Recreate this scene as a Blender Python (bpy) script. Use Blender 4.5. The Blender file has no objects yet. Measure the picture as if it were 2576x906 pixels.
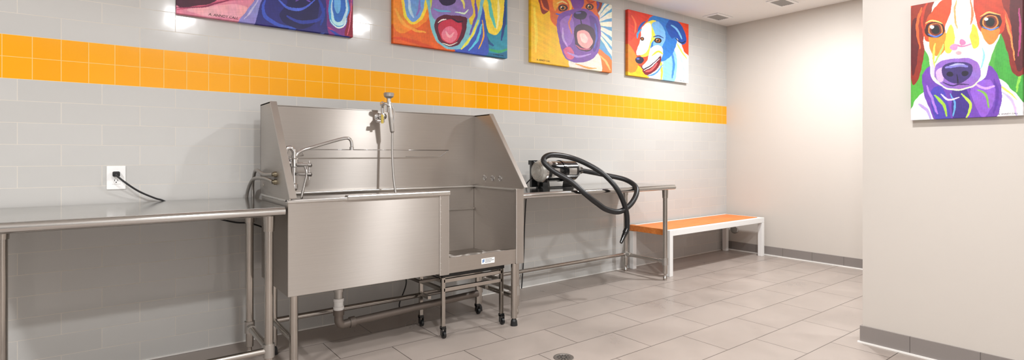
import bpy, math, numpy as np
from mathutils import Vector, Matrix
C = bpy.context.scene.collection

# ------------------------------------------------------------ dimensions
CAM_H = 1.125
WALL_Y = 3.54
EAST_X = 5.925
CEIL = 2.679
WEST_X, SOUTH_Y = -2.6, -2.4
PART_X, PART_Y = 3.615, 1.275

def srgb(h, a=1.0):
    h = h.lstrip('#')
    c = [int(h[i:i+2], 16)/255 for i in (0, 2, 4)]
    return tuple([(x/12.92 if x <= .04045 else ((x+.055)/1.055)**2.4) for x in c]+[a])

# ------------------------------------------------------------ materials
def mat_new(name):
    m = bpy.data.materials.new(name); m.use_nodes = True
    nt = m.node_tree; b = nt.nodes['Principled BSDF']
    return m, nt, b

def plain(name, col, rough=.5, metal=0., noise=.0, nscale=20., bump=0., coat=0.):
    m, nt, b = mat_new(name)
    c = srgb(col) if isinstance(col, str) else col
    b.inputs['Base Color'].default_value = c
    b.inputs['Roughness'].default_value = rough
    b.inputs['Metallic'].default_value = metal
    b.inputs['Coat Weight'].default_value = coat
    tc = nt.nodes.new('ShaderNodeTexCoord')
    n = nt.nodes.new('ShaderNodeTexNoise'); n.inputs['Scale'].default_value = nscale
    n.inputs['Detail'].default_value = 4
    nt.links.new(tc.outputs['Object'], n.inputs['Vector'])
    mr = nt.nodes.new('ShaderNodeMapRange')
    mr.inputs['To Min'].default_value = 1-noise; mr.inputs['To Max'].default_value = 1+noise
    nt.links.new(n.outputs['Fac'], mr.inputs['Value'])
    mx = nt.nodes.new('ShaderNodeVectorMath'); mx.operation = 'SCALE'
    mx.inputs[0].default_value = c[:3]
    nt.links.new(mr.outputs[0], mx.inputs['Scale'])
    nt.links.new(mx.outputs[0], b.inputs['Base Color'])
    if bump > 0:
        bp = nt.nodes.new('ShaderNodeBump'); bp.inputs['Strength'].default_value = bump
        bp.inputs['Distance'].default_value = .002
        nt.links.new(n.outputs['Fac'], bp.inputs['Height'])
        nt.links.new(bp.outputs[0], b.inputs['Normal'])
    return m

def steel(name, col='#C2BCB6', rough=.43, stretch=(1.5, 1.5, 160), var=.05, bump=.02, tangent=None, aniso=.95, swirl=.03):
    m, nt, b = mat_new(name)
    b.inputs['Metallic'].default_value = 1.0
    tc = nt.nodes.new('ShaderNodeTexCoord')
    mp = nt.nodes.new('ShaderNodeMapping'); mp.inputs['Scale'].default_value = stretch
    nt.links.new(tc.outputs['Object'], mp.inputs['Vector'])
    n = nt.nodes.new('ShaderNodeTexNoise'); n.inputs['Scale'].default_value = 3.
    n.inputs['Detail'].default_value = 5
    nt.links.new(mp.outputs[0], n.inputs['Vector'])
    n2 = nt.nodes.new('ShaderNodeTexNoise'); n2.inputs['Scale'].default_value = 2.2
    n2.inputs['Detail'].default_value = 1; n2.inputs['Distortion'].default_value = .4
    nt.links.new(tc.outputs['Object'], n2.inputs['Vector'])
    mr = nt.nodes.new('ShaderNodeMapRange')
    mr.inputs['From Min'].default_value = .3; mr.inputs['From Max'].default_value = .7
    mr.inputs['To Min'].default_value = rough-var; mr.inputs['To Max'].default_value = rough+var
    nt.links.new(n2.outputs['Fac'], mr.inputs['Value'])
    nt.links.new(mr.outputs[0], b.inputs['Roughness'])
    mr2 = nt.nodes.new('ShaderNodeMapRange')
    mr2.inputs['To Min'].default_value = .9; mr2.inputs['To Max'].default_value = 1.08
    nt.links.new(n.outputs['Fac'], mr2.inputs['Value'])
    mx = nt.nodes.new('ShaderNodeVectorMath'); mx.operation = 'SCALE'
    mx.inputs[0].default_value = srgb(col)[:3]
    nt.links.new(mr2.outputs[0], mx.inputs['Scale'])
    nt.links.new(mx.outputs[0], b.inputs['Base Color'])
    bp = nt.nodes.new('ShaderNodeBump'); bp.inputs['Strength'].default_value = bump
    bp.inputs['Distance'].default_value = .001
    nt.links.new(n.outputs['Fac'], bp.inputs['Height'])
    bq = nt.nodes.new('ShaderNodeBump'); bq.inputs['Strength'].default_value = swirl
    bq.inputs['Distance'].default_value = .05
    nt.links.new(n2.outputs['Fac'], bq.inputs['Height']); nt.links.new(bp.outputs[0], bq.inputs['Normal'])
    nt.links.new(bq.outputs[0], b.inputs['Normal'])
    if tangent:
        b.inputs['Anisotropic'].default_value = aniso
        cb = nt.nodes.new('ShaderNodeCombineXYZ')
        for i, k in enumerate('XYZ'): cb.inputs[k].default_value = tangent[i]
        nt.links.new(cb.outputs[0], b.inputs['Tangent'])
    return m

def tile_wall_mat():
    m, nt, b = mat_new('glazed_wall_tile')
    L = nt.links.new; N = nt.nodes.new
    geo = N('ShaderNodeNewGeometry'); sx = N('ShaderNodeSeparateXYZ'); L(geo.outputs['Position'], sx.inputs[0])
    def brick(xoff, w, c1, c2, mort, off):
        a = N('ShaderNodeMath'); a.operation = 'ADD'; a.inputs[1].default_value = xoff+16.425*2
        L(sx.outputs['X'], a.inputs[0])
        cb = N('ShaderNodeCombineXYZ'); L(a.outputs[0], cb.inputs['X']); L(sx.outputs['Z'], cb.inputs['Y'])
        br = N('ShaderNodeTexBrick'); br.offset = off; br.offset_frequency = 2; br.squash = 1
        br.inputs['Scale'].default_value = 1; br.inputs['Brick Width'].default_value = w
        br.inputs['Row Height'].default_value = .10716
        br.inputs['Mortar Size'].default_value = .0015; br.inputs['Mortar Smooth'].default_value = .1
        br.inputs['Bias'].default_value = 0
        br.inputs['Color1'].default_value = srgb(c1); br.inputs['Color2'].default_value = srgb(c2)
        br.inputs['Mortar'].default_value = srgb(mort)
        L(cb.outputs[0], br.inputs['Vector'])
        return br
    g = brick(.0303, .3285, '#C6C5C2', '#C2C1BE', '#D8D2C8', .5)
    y = brick(.4135, .1095, '#FBAC00', '#F8A700', '#F6CC80', 0.)
    hi = N('ShaderNodeMath'); hi.operation = 'GREATER_THAN'; hi.inputs[1].default_value = .10716*14
    lo = N('ShaderNodeMath'); lo.operation = 'LESS_THAN'; lo.inputs[1].default_value = .10716*16
    L(sx.outputs['Z'], hi.inputs[0]); L(sx.outputs['Z'], lo.inputs[0])
    mu = N('ShaderNodeMath'); mu.operation = 'MULTIPLY'; L(hi.outputs[0], mu.inputs[0]); L(lo.outputs[0], mu.inputs[1])
    mx = N('ShaderNodeMix'); mx.data_type = 'RGBA'
    L(mu.outputs[0], mx.inputs[0]); L(g.outputs['Color'], mx.inputs[6]); L(y.outputs['Color'], mx.inputs[7])
    L(mx.outputs[2], b.inputs['Base Color'])
    mf = N('ShaderNodeMix'); mf.data_type = 'FLOAT'
    L(mu.outputs[0], mf.inputs[0]); L(g.outputs['Fac'], mf.inputs[2]); L(y.outputs['Fac'], mf.inputs[3])
    r = N('ShaderNodeMapRange'); r.inputs['To Min'].default_value = .11; r.inputs['To Max'].default_value = .8
    L(mf.outputs[0], r.inputs['Value']); L(r.outputs[0], b.inputs['Roughness'])
    n = N('ShaderNodeTexNoise'); n.inputs['Scale'].default_value = 9; n.inputs['Detail'].default_value = 1
    L(geo.outputs['Position'], n.inputs['Vector'])
    b1 = N('ShaderNodeBump'); b1.inputs['Strength'].default_value = .15; b1.inputs['Distance'].default_value = .004
    L(n.outputs['Fac'], b1.inputs['Height'])
    b2 = N('ShaderNodeBump'); b2.inputs['Strength'].default_value = .5; b2.inputs['Distance'].default_value = .002; b2.invert = True
    L(mf.outputs[0], b2.inputs['Height']); L(b1.outputs[0], b2.inputs['Normal']); L(b2.outputs[0], b.inputs['Normal'])
    return m

def floor_mat():
    m, nt, b = mat_new('porcelain_floor_tile')
    L = nt.links.new; N = nt.nodes.new
    geo = N('ShaderNodeNewGeometry')
    mp = N('ShaderNodeMapping'); mp.inputs['Location'].default_value = (12.2+.20, 12.2-.17, 0)
    L(geo.outputs['Position'], mp.inputs['Vector'])
    br = N('ShaderNodeTexBrick'); br.offset = .5; br.offset_frequency = 2
    br.inputs['Scale'].default_value = 1; br.inputs['Brick Width'].default_value = .61
    br.inputs['Row Height'].default_value = .305; br.inputs['Mortar Size'].default_value = .0026
    br.inputs['Mortar Smooth'].default_value = .1
    br.inputs['Color1'].default_value = srgb('#A69B93'); br.inputs['Color2'].default_value = srgb('#A0958D')
    br.inputs['Mortar'].default_value = srgb('#5F5751')
    L(mp.outputs[0], br.inputs['Vector'])
    n = N('ShaderNodeTexNoise'); n.inputs['Scale'].default_value = 2.6; n.inputs['Detail'].default_value = 6
    n.inputs['Roughness'].default_value = .6; n.inputs['Distortion'].default_value = .3
    L(geo.outputs['Position'], n.inputs['Vector'])
    mr = N('ShaderNodeMapRange'); mr.inputs['From Min'].default_value = .3; mr.inputs['From Max'].default_value = .7
    mr.inputs['To Min'].default_value = .9; mr.inputs['To Max'].default_value = 1.1
    L(n.outputs['Fac'], mr.inputs['Value'])
    sc = N('ShaderNodeVectorMath'); sc.operation = 'SCALE'
    L(br.outputs['Color'], sc.inputs[0]); L(mr.outputs[0], sc.inputs['Scale']); L(sc.outputs[0], b.inputs['Base Color'])
    r = N('ShaderNodeMapRange'); r.inputs['From Min'].default_value = .3; r.inputs['From Max'].default_value = .7
    r.inputs['To Min'].default_value = .26; r.inputs['To Max'].default_value = .42
    L(n.outputs['Fac'], r.inputs['Value']); L(r.outputs[0], b.inputs['Roughness'])
    b2 = N('ShaderNodeBump'); b2.inputs['Strength'].default_value = .5; b2.inputs['Distance'].default_value = .002; b2.invert = True
    L(br.outputs['Fac'], b2.inputs['Height']); L(b2.outputs[0], b.inputs['Normal'])
    return m

def base_mat(axis='Y'):
    m, nt, b = mat_new('baseboard_tile_'+axis.lower())
    L = nt.links.new; N = nt.nodes.new
    geo = N('ShaderNodeNewGeometry'); sx = N('ShaderNodeSeparateXYZ'); L(geo.outputs['Position'], sx.inputs[0])
    a = N('ShaderNodeMath'); a.operation = 'ADD'; a.inputs[1].default_value = 3.05-.12
    L(sx.outputs[axis], a.inputs[0])
    cb = N('ShaderNodeCombineXYZ'); L(a.outputs[0], cb.inputs['X']); cb.inputs['Y'].default_value = .1
    br = N('ShaderNodeTexBrick'); br.offset = 0
    br.inputs['Scale'].default_value = 1; br.inputs['Brick Width'].default_value = .305
    br.inputs['Row Height'].default_value = .2; br.inputs['Mortar Size'].default_value = .0018
    br.inputs['Color1'].default_value = srgb('#8B8480'); br.inputs['Color2'].default_value = srgb('#857E7A')
    br.inputs['Mortar'].default_value = srgb('#5E5855')
    L(cb.outputs[0], br.inputs['Vector']); L(br.outputs['Color'], b.inputs['Base Color'])
    b.inputs['Roughness'].default_value = .45
    return m

M_TILE = tile_wall_mat(); M_FLOOR = floor_mat(); M_BASE = base_mat()
M_WALL = plain('wall_paint', '#CCC5BD', .7, noise=.015, nscale=3, bump=.08)
M_WALL2 = plain('grey_wall_paint', '#ADAAA7', .7, noise=.015, nscale=3, bump=.08)
M_CEIL = plain('ceiling_paint', '#F4F3F1', .8, noise=.01)
M_CAULK = plain('white_caulk', '#F2F0EC', .6)
M_STEEL = steel('brushed_stainless', tangent=(0, 0, 1))
M_STEELV = steel('brushed_stainless_side', stretch=(1.5, 1.5, 160), tangent=(0, 0, 1))
M_STEELT = steel('polished_stainless_top', '#C6C4C1', .14, (1.5, 120, 1.5), .03, .02, tangent=(0, 1, 0), aniso=.5)
M_TUBE = steel('stainless_tube', '#BCB7B1', .2, (4, 4, 4), .04, .02, swirl=0)
M_RIM = steel('bright_stainless_edge', '#D4D1CD', .3, (2, 2, 2), .04, .02, swirl=0)
M_CHROME = plain('chrome', '#DADADA', .08, 1.)
M_CAST = plain('cast_aluminium', '#BFBCB8', .4, 1.)
M_BLACK = plain('black_gloss_plastic', '#141516', .15, coat=.5)
M_RUBBER = plain('black_rubber', '#1B1C1E', .38, noise=.05)
M_DARK = plain('dark_steel', '#7A756F', .4, .9)
M_WHITE = plain('white_plastic', '#FAFAF9', .35)
M_WPAINT = plain('white_powder_coat', '#ECEBE9', .4)
M_BRASS = plain('brass', '#8C8370', .4, 1.)
M_BLUE = plain('blue_ink', '#2E6FB0', .5)
M_INK = plain('black_ink', '#1B1214', .5)
M_GREYINK = plain('grey_ink', '#777B80', .5)
M_HOLE = plain('dark_slot', '#1A1A1A', .8)
M_VENT = plain('vent_louver_grey', '#A5A3A0', .5)
M_MESH = plain('silver_mesh_grille', '#B4B1AA', .45, .3, noise=.3, nscale=140)
M_PIPE = plain('galvanised_pipe', '#7A716A', .45, .6, noise=.15)

def orange_mat():
    m, nt, b = mat_new('orange_plank')
    L = nt.links.new; N = nt.nodes.new
    tc = N('ShaderNodeTexCoord'); mp = N('ShaderNodeMapping'); mp.inputs['Scale'].default_value = (2, 30, 30)
    L(tc.outputs['Object'], mp.inputs['Vector'])
    n = N('ShaderNodeTexNoise'); n.inputs['Scale'].default_value = 2; n.inputs['Detail'].default_value = 5
    L(mp.outputs[0], n.inputs['Vector'])
    cr = N('ShaderNodeValToRGB'); cr.color_ramp.elements[0].position = .3; cr.color_ramp.elements[1].position = .7
    cr.color_ramp.elements[0].color = srgb('#DC7626'); cr.color_ramp.elements[1].color = srgb('#EA9146')
    L(n.outputs['Fac'], cr.inputs[0]); L(cr.outputs[0], b.inputs['Base Color']); b.inputs['Roughness'].default_value = .45
    return m
M_ORANGE = orange_mat()

def paint_mat():
    m, nt, b = mat_new('acrylic_on_canvas')
    L = nt.links.new; N = nt.nodes.new
    at = N('ShaderNodeAttribute'); at.attribute_name = 'paint'
    L(at.outputs['Color'], b.inputs['Base Color']); b.inputs['Roughness'].default_value = .5
    tc = N('ShaderNodeTexCoord')
    n = N('ShaderNodeTexNoise'); n.inputs['Scale'].default_value = 60; n.inputs['Detail'].default_value = 4
    L(tc.outputs['Object'], n.inputs['Vector'])
    bp = N('ShaderNodeBump'); bp.inputs['Strength'].default_value = .15; bp.inputs['Distance'].default_value = .001
    L(n.outputs['Fac'], bp.inputs['Height']); L(bp.outputs[0], b.inputs['Normal'])
    return m
M_PAINT = paint_mat()

# ------------------------------------------------------------ mesh builder
def catmull(pts, k=8, closed=False):
    P = [Vector(p) for p in pts]; n = len(P); out = []
    rngi = range(n if closed else n-1)
    for i in rngi:
        if closed:
            p0, p1, p2, p3 = P[(i-1) % n], P[i], P[(i+1) % n], P[(i+2) % n]
        else:
            p0, p1, p2, p3 = P[max(i-1, 0)], P[i], P[i+1], P[min(i+2, n-1)]
        for j in range(k):
            t = j/k
            out.append(.5*((2*p1)+(p2-p0)*t+(2*p0-5*p1+4*p2-p3)*t*t+(3*p1-p0-3*p2+p3)*t**3))
    if not closed: out.append(P[-1])
    return out

class MB:
    def __init__(s): s.v = []; s.f = []; s.m = []; s.s = []
    def add(s, v, f, mi=0, sm=False):
        o = len(s.v); s.v += [tuple(x) for x in v]
        for q in f: s.f.append(tuple(i+o for i in q)); s.m.append(mi); s.s.append(sm)
        return s
    def box(s, x0, x1, y0, y1, z0, z1, mi=0):
        v = [(x0,y0,z0),(x1,y0,z0),(x1,y1,z0),(x0,y1,z0),(x0,y0,z1),(x1,y0,z1),(x1,y1,z1),(x0,y1,z1)]
        return s.add(v, [(0,3,2,1),(4,5,6,7),(0,1,5,4),(1,2,6,5),(2,3,7,6),(3,0,4,7)], mi)
    def prism(s, pts, axis, a0, a1, mi=0):
        """pts: 2D outline; axis 'x': pts are (y,z); 'y': (x,z); 'z': (x,y)"""
        def mk(p, a): return {'x': (a, p[0], p[1]), 'y': (p[0], a, p[1]), 'z': (p[0], p[1], a)}[axis]
        n = len(pts); v = [mk(p, a0) for p in pts]+[mk(p, a1) for p in pts]
        f = [tuple(range(n))[::-1], tuple(range(n, 2*n))]+[(i, (i+1) % n, n+(i+1) % n, n+i) for i in range(n)]
        return s.add(v, f, mi)
    def tube(s, pts, r, n=12, mi=0, cap=True):
        P = [Vector(p) for p in pts]; m = len(P)
        T = [(P[min(i+1, m-1)]-P[max(i-1, 0)]).normalized() for i in range(m)]
        up = Vector((0, 0, 1)) if abs(T[0].z) < .9 else Vector((1, 0, 0))
        nrm = (up-T[0]*up.dot(T[0])).normalized(); v = []
        for i in range(m):
            if i: 
                nrm = nrm-T[i]*nrm.dot(T[i])
                nrm = nrm.normalized() if nrm.length > 1e-6 else T[i].orthogonal().normalized()
            bi = T[i].cross(nrm); ri = r[i] if hasattr(r, '__len__') else r
            for k in range(n):
                a = 2*math.pi*k/n; v.append(P[i]+(nrm*math.cos(a)+bi*math.sin(a))*ri)
        f = [(i*n+k, i*n+(k+1) % n, (i+1)*n+(k+1) % n, (i+1)*n+k) for i in range(m-1) for k in range(n)]
        s.add(v, f, mi, True)
        if cap:
            s.add(v[:n], [tuple(range(n))[::-1]], mi); s.add(v[-n:], [tuple(range(n))], mi)
        return s
    def cyl(s, p0, p1, r0, r1=None, n=24, mi=0, cap=True):
        return s.tube([p0, p1], [r0, r0 if r1 is None else r1], n, mi, cap)
    def lathe(s, o, d, prof, n=24, mi=0):
        """prof: list of (h, r) along direction d"""
        o = Vector(o); d = Vector(d).normalized(); a = d.orthogonal().normalized(); b = d.cross(a); v = []
        for h, r in prof:
            for k in range(n):
                t = 2*math.pi*k/n; v.append(o+d*h+(a*math.cos(t)+b*math.sin(t))*max(r, 1e-5))
        m = len(prof)
        for i in range(m-1):
            s.add(v[i*n:(i+2)*n], [(k, (k+1) % n, n+(k+1) % n, n+k) for k in range(n)], mi, True)
        return s
    def obj(s, name, mats, parent=None, bevel=0., **kw):
        V = np.array(s.v, dtype=float); c = (V.min(0)+V.max(0))/2
        me = bpy.data.meshes.new(name); me.from_pydata([tuple(p-c) for p in V], [], s.f)
        for mt in (mats if isinstance(mats, (list, tuple)) else [mats]): me.materials.append(mt)
        me.polygons.foreach_set('material_index', s.m); me.polygons.foreach_set('use_smooth', s.s); me.update()
        ob = bpy.data.objects.new(name, me); ob.location = c; C.objects.link(ob)
        if bevel:
            md = ob.modifiers.new('bevel', 'BEVEL'); md.width = bevel; md.segments = 2
            md.limit_method = 'ANGLE'; md.angle_limit = math.radians(50)
        if parent is not None: attach(ob, parent)
        for k, v in kw.items(): ob[k] = v
        return ob

WORLDLOC = {}
def wloc(o): 
    return WORLDLOC.get(o.name, Vector(o.location))
def attach(ob, parent):
    WORLDLOC[ob.name] = Vector(ob.location)
    ob.parent = parent
    ob.matrix_parent_inverse = Matrix.Translation(-wloc(parent))

def thing(name, loc, label, category, **kw):
    e = bpy.data.objects.new(name, None); e.location = loc; e.empty_display_size = .1
    C.objects.link(e); e['label'] = label; e['category'] = category
    for k, v in kw.items(): e[k] = v
    return e

# ------------------------------------------------------------ room shell
def struct(name, mb, mats): return mb.obj(name, mats, kind='structure')
struct('wall_north', MB().box(WEST_X, EAST_X, WALL_Y, WALL_Y+.12, 0, CEIL), M_TILE)
struct('wall_east', MB().box(EAST_X, EAST_X+.12, SOUTH_Y, WALL_Y+.12, 0, CEIL), M_WALL)
struct('wall_west', MB().box(WEST_X-.12, WEST_X, SOUTH_Y, WALL_Y+.12, 0, CEIL), M_WALL2)
struct('wall_south', MB().box(WEST_X-.12, EAST_X+.12, SOUTH_Y-.12, SOUTH_Y, 0, CEIL), M_WALL2)
struct('wall_inner', MB().box(PART_X, PART_X+.14, SOUTH_Y, PART_Y, 0, CEIL), M_WALL)
struct('floor', MB().box(WEST_X-.12, EAST_X+.12, SOUTH_Y-.12, WALL_Y+.12, -.1, 0), M_FLOOR)
struct('ceiling', MB().box(WEST_X-.12, EAST_X+.12, SOUTH_Y-.12, WALL_Y+.12, CEIL, CEIL+.1), M_CEIL)
struct('baseboard_east', MB().box(EAST_X-.011, EAST_X, SOUTH_Y, WALL_Y, 0, .1), M_BASE)
mb = MB().box(PART_X-.011, PART_X, SOUTH_Y, PART_Y+.011, 0, .1).box(PART_X, PART_X+.14, PART_Y, PART_Y+.011, 0, .1)
struct('baseboard_inner', mb, M_BASE)
struct('trim_1', MB().box(WEST_X, EAST_X-.011, WALL_Y-.007, WALL_Y, 0, .007), M_CAULK)
struct('trim_2', MB().box(EAST_X-.022, EAST_X-.011, SOUTH_Y, WALL_Y-.007, 0, .009), M_CAULK)
struct('trim_3', MB().box(PART_X-.024, PART_X-.011, SOUTH_Y, PART_Y+.02, 0, .008), M_CAULK)

# ------------------------------------------------------------ work tables
def work_table(x0, x1, y0, y1, ztop, lx0, lx1, lyf, lyb, label, rail_front):
    t = thing('work_table', ((x0+x1)/2, (y0+y1)/2, 0), label, 'table')
    r = .021
    mb = MB().box(x0, x1, y0+r*.6, y1, ztop-.006, ztop)
    mb.box(x0, x0+.002, y0+r, y1, ztop-.034, ztop-.006).box(x1-.002, x1, y0+r, y1, ztop-.034, ztop-.006)
    mb.box(x0, x1, y1-.002, y1, ztop-.034, ztop-.006)
    mb.tube([(x0, y0+r, ztop-r), (x1, y0+r, ztop-r)], r, 24)
    mb.obj('tabletop', M_STEELT, t)
    mb = MB().box(x0+.06, x1-.06, lyf-.03, lyf+.03, ztop-.045, ztop-.006).box(x0+.06, x1-.06, lyb-.03, lyb+.03, ztop-.045, ztop-.006)
    for x in (lx0, lx1): mb.box(x-.03, x+.03, lyf, lyb, ztop-.045, ztop-.006)
    mb.obj('underframe', M_DARK, t)
    for x in (lx0, lx1):
        for y in (lyf, lyb):
            mb = MB().cyl((x, y, .06), (x, y, ztop-.04), .0205)
            mb.lathe((x, y, ztop-.12), (0, 0, 1), [(0, .0205), (0, .025), (.075, .028)])
            mb.lathe((x, y, 0), (0, 0, 1), [(0, 0), (0, .016), (.02, .019), (.04, .012), (.055, .012), (.06, .0205)])
            mb.obj('leg', M_TUBE, t)
    mb = MB(); zr = .168
    for x in (lx0, lx1): mb.cyl((x, lyf, zr), (x, lyb, zr), .016)
    yr = lyf if rail_front else lyb
    mb.cyl((lx0, yr, zr), (lx1, yr, zr), .016)
    mb.obj('cross_brace', M_TUBE, t)
    for x in (lx0, lx1):
        for y in (lyf, lyb):
            mb = MB().cyl((x, y, zr-.032), (x, y, zr+.032), .0265)
            s = 1 if y == lyf else -1
            mb.cyl((x, y, zr), (x, y+s*.06, zr), .021)
            mb.obj('brace_fitting', M_CAST, t)
    return t
work_table(-.53, .687, 2.735, 3.505, .872, -.38, .625, 2.80, 3.25, 'stainless steel work table below the wall outlet', True)
work_table(2.215, 4.06, 2.915, 3.505, .86, 2.30, 3.995, 2.985, 3.445, 'stainless steel work table carrying the black grooming dryer', False)

# ------------------------------------------------------------ wash tub
tub = thing('dog_wash_tub', (1.44, 3.03, 0), 'large stainless steel washing tub with high splash guards', 'washing tub')
YF, YB, XL, XR = 2.75, 3.30, .70, 2.17
mb = MB()
mb.box(XL, 1.555, YF, YF+.014, .425, .893)
mb.box(1.60, XR-.05, YF, YF+.014, .42, .505)
mb.box(1.60, XR-.05, YF, YF+.045, .50, .513)
mb.box(XL, XL+.012, YF+.014, YB, .425, .893)
mb.box(XR-.022, XR, YF+.02, YB, .42, .893)
mb.box(XL, XR, YB, YB+.014, .42, .893)
mb.box(XL+.012, XR-.022, YF+.014, YB, .425, .440)
mb.box(1.56, 1.60, YF+.014, YF+.03, .44, .893)
mb.box(XL+.012, XR-.022, YB-.014, YB, .73, .742)
mb.obj('basin', M_STEEL, tub, bevel=.003)
mb = MB().box(1.548, 1.612, YF-.006, YF+.03, .415, .897)
for i in range(12): mb.lathe((1.556, YF-.006, .45+i*.038), (0, -1, 0), [(0, .0032), (.0015, .002), (.0018, 0)], 8)
mb.obj('door_post', M_STEELV, tub, bevel=.003)
MB().box(XR-.055, XR+.008, YF-.006, YF+.02, .415, .905).obj('door_post', M_STEELV, tub, bevel=.003)
mb = MB().box(XL-.004, 1.0, YF-.008, YF+.03, .889, .905).box(XL-.004, XL+.03, YF, YB+.03, .893, .905)
mb.box(XR-.035, XR+.012, YF, YB+.03, .893, .905).box(XL, XR, YB-.02, YB+.03, .893, .905)
mb.obj('rim', M_RIM, tub, bevel=.003)
MB().box(.995, 1.618, YF-.014, YF+.036, .888, .915).obj('front_rim_cap', M_RIM, tub, bevel=.007)
mb = MB().box(XL+.018, XR-.01, YB, YB+.010, .905, 1.418).box(XL+.018, XR-.01, YB, YB+.04, 1.412, 1.42)
mb.obj('backsplash', M_STEEL, tub, bevel=.002)
prof = [(YB+.04, .905), (YB+.04, 1.418), (3.115, 1.418), (YF-.03, .912), (YF-.03, .905)]
mb = MB().prism(prof, 'x', XL, XL+.006)
d = Vector((YF-.03-3.115, .912-1.418)).normalized(); nn = Vector((-d.y, d.x))
def flange(x0, x1):
    a = Vector((3.115, 1.418)); b = Vector((YF-.03, .912)); th = nn*.006
    return [(a.x, a.y), (b.x, b.y), (b.x-th.x, b.y-th.y), (a.x-th.x, a.y-th.y)], x0, x1
pf, a0, a1 = flange(XL, XL+.034); mb.prism(pf, 'x', a0, a1, 1)
mb.box(XL, XL+.034, 3.115, YB+.04, 1.412, 1.42, 1).box(XL, XL+.05, YB+.035, YB+.04, .905, 1.418)
for z in (.96, 1.02): mb.lathe((XL, 3.27, z), (-1, 0, 0), [(0, .011), (.004, .009), (.005, 0)], 14)
mb.obj('side_splash_guard', [M_STEELV, M_RIM], tub)
mb = MB().prism(prof, 'x', XR-.012, XR-.006)
pf, a0, a1 = flange(XR-.012, XR+.018); mb.prism(pf, 'x', a0, a1, 1)
mb.box(XR-.012, XR+.018, 3.115, YB+.04, 1.412, 1.42, 1)
mb.obj('side_splash_guard', [M_STEELV, M_RIM], tub)
for y in (3.173, 3.073, 2.982):
    MB().lathe((XR-.012, y, .965), (-1, 0, 0), [(0, .019), (.004, .019), (.006, .015), (.004, .012), (.004, 0)], 20).obj('hole_plug', M_CHROME, tub)
for x in (.74, 2.135):
    for y in (2.795, 3.21):
        mb = MB().cyl((x, y, .05), (x, y, .425), .0205)
        mb.lathe((x, y, 0), (0, 0, 1), [(0, 0), (0, .024), (.03, .021), (.045, .014), (.05, .014), (.052, .0205)], mi=1)
        mb.obj('leg', [M_TUBE, M_RUBBER], tub)
mb = MB()
for x in (.74, 2.135):
    mb.cyl((x, 2.795, .19), (x, 3.21, .19), .016)
mb.cyl((.74, 3.21, .19), (2.135, 3.21, .19), .016)
mb.obj('leg_brace', M_TUBE, tub)
mb = MB()
mb.tube([(.93, 3.30, 1.125), (.89, 3.22, 1.16), (1.885, 3.22, 1.16), (1.87, 3.30, 1.118)], .0032, 8)
mb.tube([(1.87, 3.297, 1.118), (1.60, 3.297, 1.118)], .002, 8)
mb.obj('wire_rack', M_CHROME, tub)
mb = MB().box(1.845, 1.945, YF-.0015, YF, .447, .481)
mb.box(1.853, 1.859, YF-.0022, YF-.0015, .455, .474, 1).box(1.861, 1.866, YF-.0022, YF-.0015, .460, .478, 1)
for i, (a, b_) in enumerate([(1.872, 1.925), (1.872, 1.94), (1.872, 1.915)]):
    mb.box(a, b_, YF-.0022, YF-.0015, .473-i*.009, .4765-i*.009, 2)
mb.obj('maker_label', [M_WHITE, M_BLUE, M_GREYINK], tub, label='small white maker label with a blue mark')

# faucet on the side guard
f = bpy.data.objects.new('faucet', None); f.location = (.79, 2.98, 1.04); C.objects.link(f); attach(f, tub)
mb = MB()
for z in (.985, 1.085):
    mb.lathe((XL+.006, 2.98, z), (1, 0, 0), [(0, .026), (.006, .026), (.012, .015), (.03, .015), (.03, .019), (.045, .019), (.045, .013), (.085, .013)])
mb.cyl((.79, 2.98, .955), (.79, 2.98, 1.125), .015)
mb.lathe((.79, 2.98, .935), (0, 0, 1), [(0, 0), (0, .014), (.012, .021), (.035, .021), (.04, .015)])
mb.lathe((.79, 2.98, 1.06), (0, 0, 1), [(0, .015), (.004, .023), (.045, .023), (.05, .015)])
mb.tube(catmull([(.79, 2.98, 1.12), (.79, 2.98, 1.145), (.775, 2.98, 1.165), (.755, 2.98, 1.162), (.748, 2.98, 1.14), (.748, 2.98, 1.09)]), .012, 12)
mb.lathe((.748, 2.98, 1.10), (0, 0, 1), [(0, .012), (.002, .018), (.022, .018), (.024, .012)])
mb.cyl((.79, 2.98, 1.075), (.83, 2.95, 1.075), .013)
mb.obj('valve_body', M_CHROME, f)
sp = catmull([(.80, 2.98, 1.12), (.825, 2.985, 1.148), (.90, 3.0, 1.172), (1.02, 3.01, 1.208), (1.085, 3.01, 1.224), (1.11, 3.01, 1.215), (1.118, 3.01, 1.19), (1.118, 3.01, 1.165)], 8)
mb = MB().tube(sp, .0092, 12); mb.lathe((1.118, 3.01, 1.155), (0, 0, 1), [(0, 0), (0, .012), (.018, .012), (.02, .0092)])
mb.obj('spout', M_CHROME, f)
for (z, y) in ((1.085, 2.955), (1.035, 2.955)):
    mb = MB().cyl((.80, 2.96, z-.01), (.85, 2.93, z-.012), .009, .007)
    mb.lathe((.848, 2.931, z-.012), (.86, -.5, 0), [(0, .006), (.004, .012), (.02, .012), (.024, 0)])
    mb.cyl((.855, 2.927, z-.04), (.855, 2.927, z+.012), .0055)
    mb.obj('lever_handle', M_CHROME, f)
def ribbed(pts, r, pitch, amp, n=10, k=30):
    P = catmull(pts, k); L = [0]
    for i in range(1, len(P)): L.append(L[-1]+(P[i]-P[i-1]).length)
    tot = L[-1]; m = int(tot/pitch*2); Q = []; j = 0
    for i in range(m+1):
        d_ = tot*i/m
        while j < len(L)-2 and L[j+1] < d_: j += 1
        t = (d_-L[j])/max(L[j+1]-L[j], 1e-9); Q.append(P[j].lerp(P[j+1], min(max(t, 0), 1)))
    return Q, [r+(amp if i % 2 else -amp) for i in range(m+1)]
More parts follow.
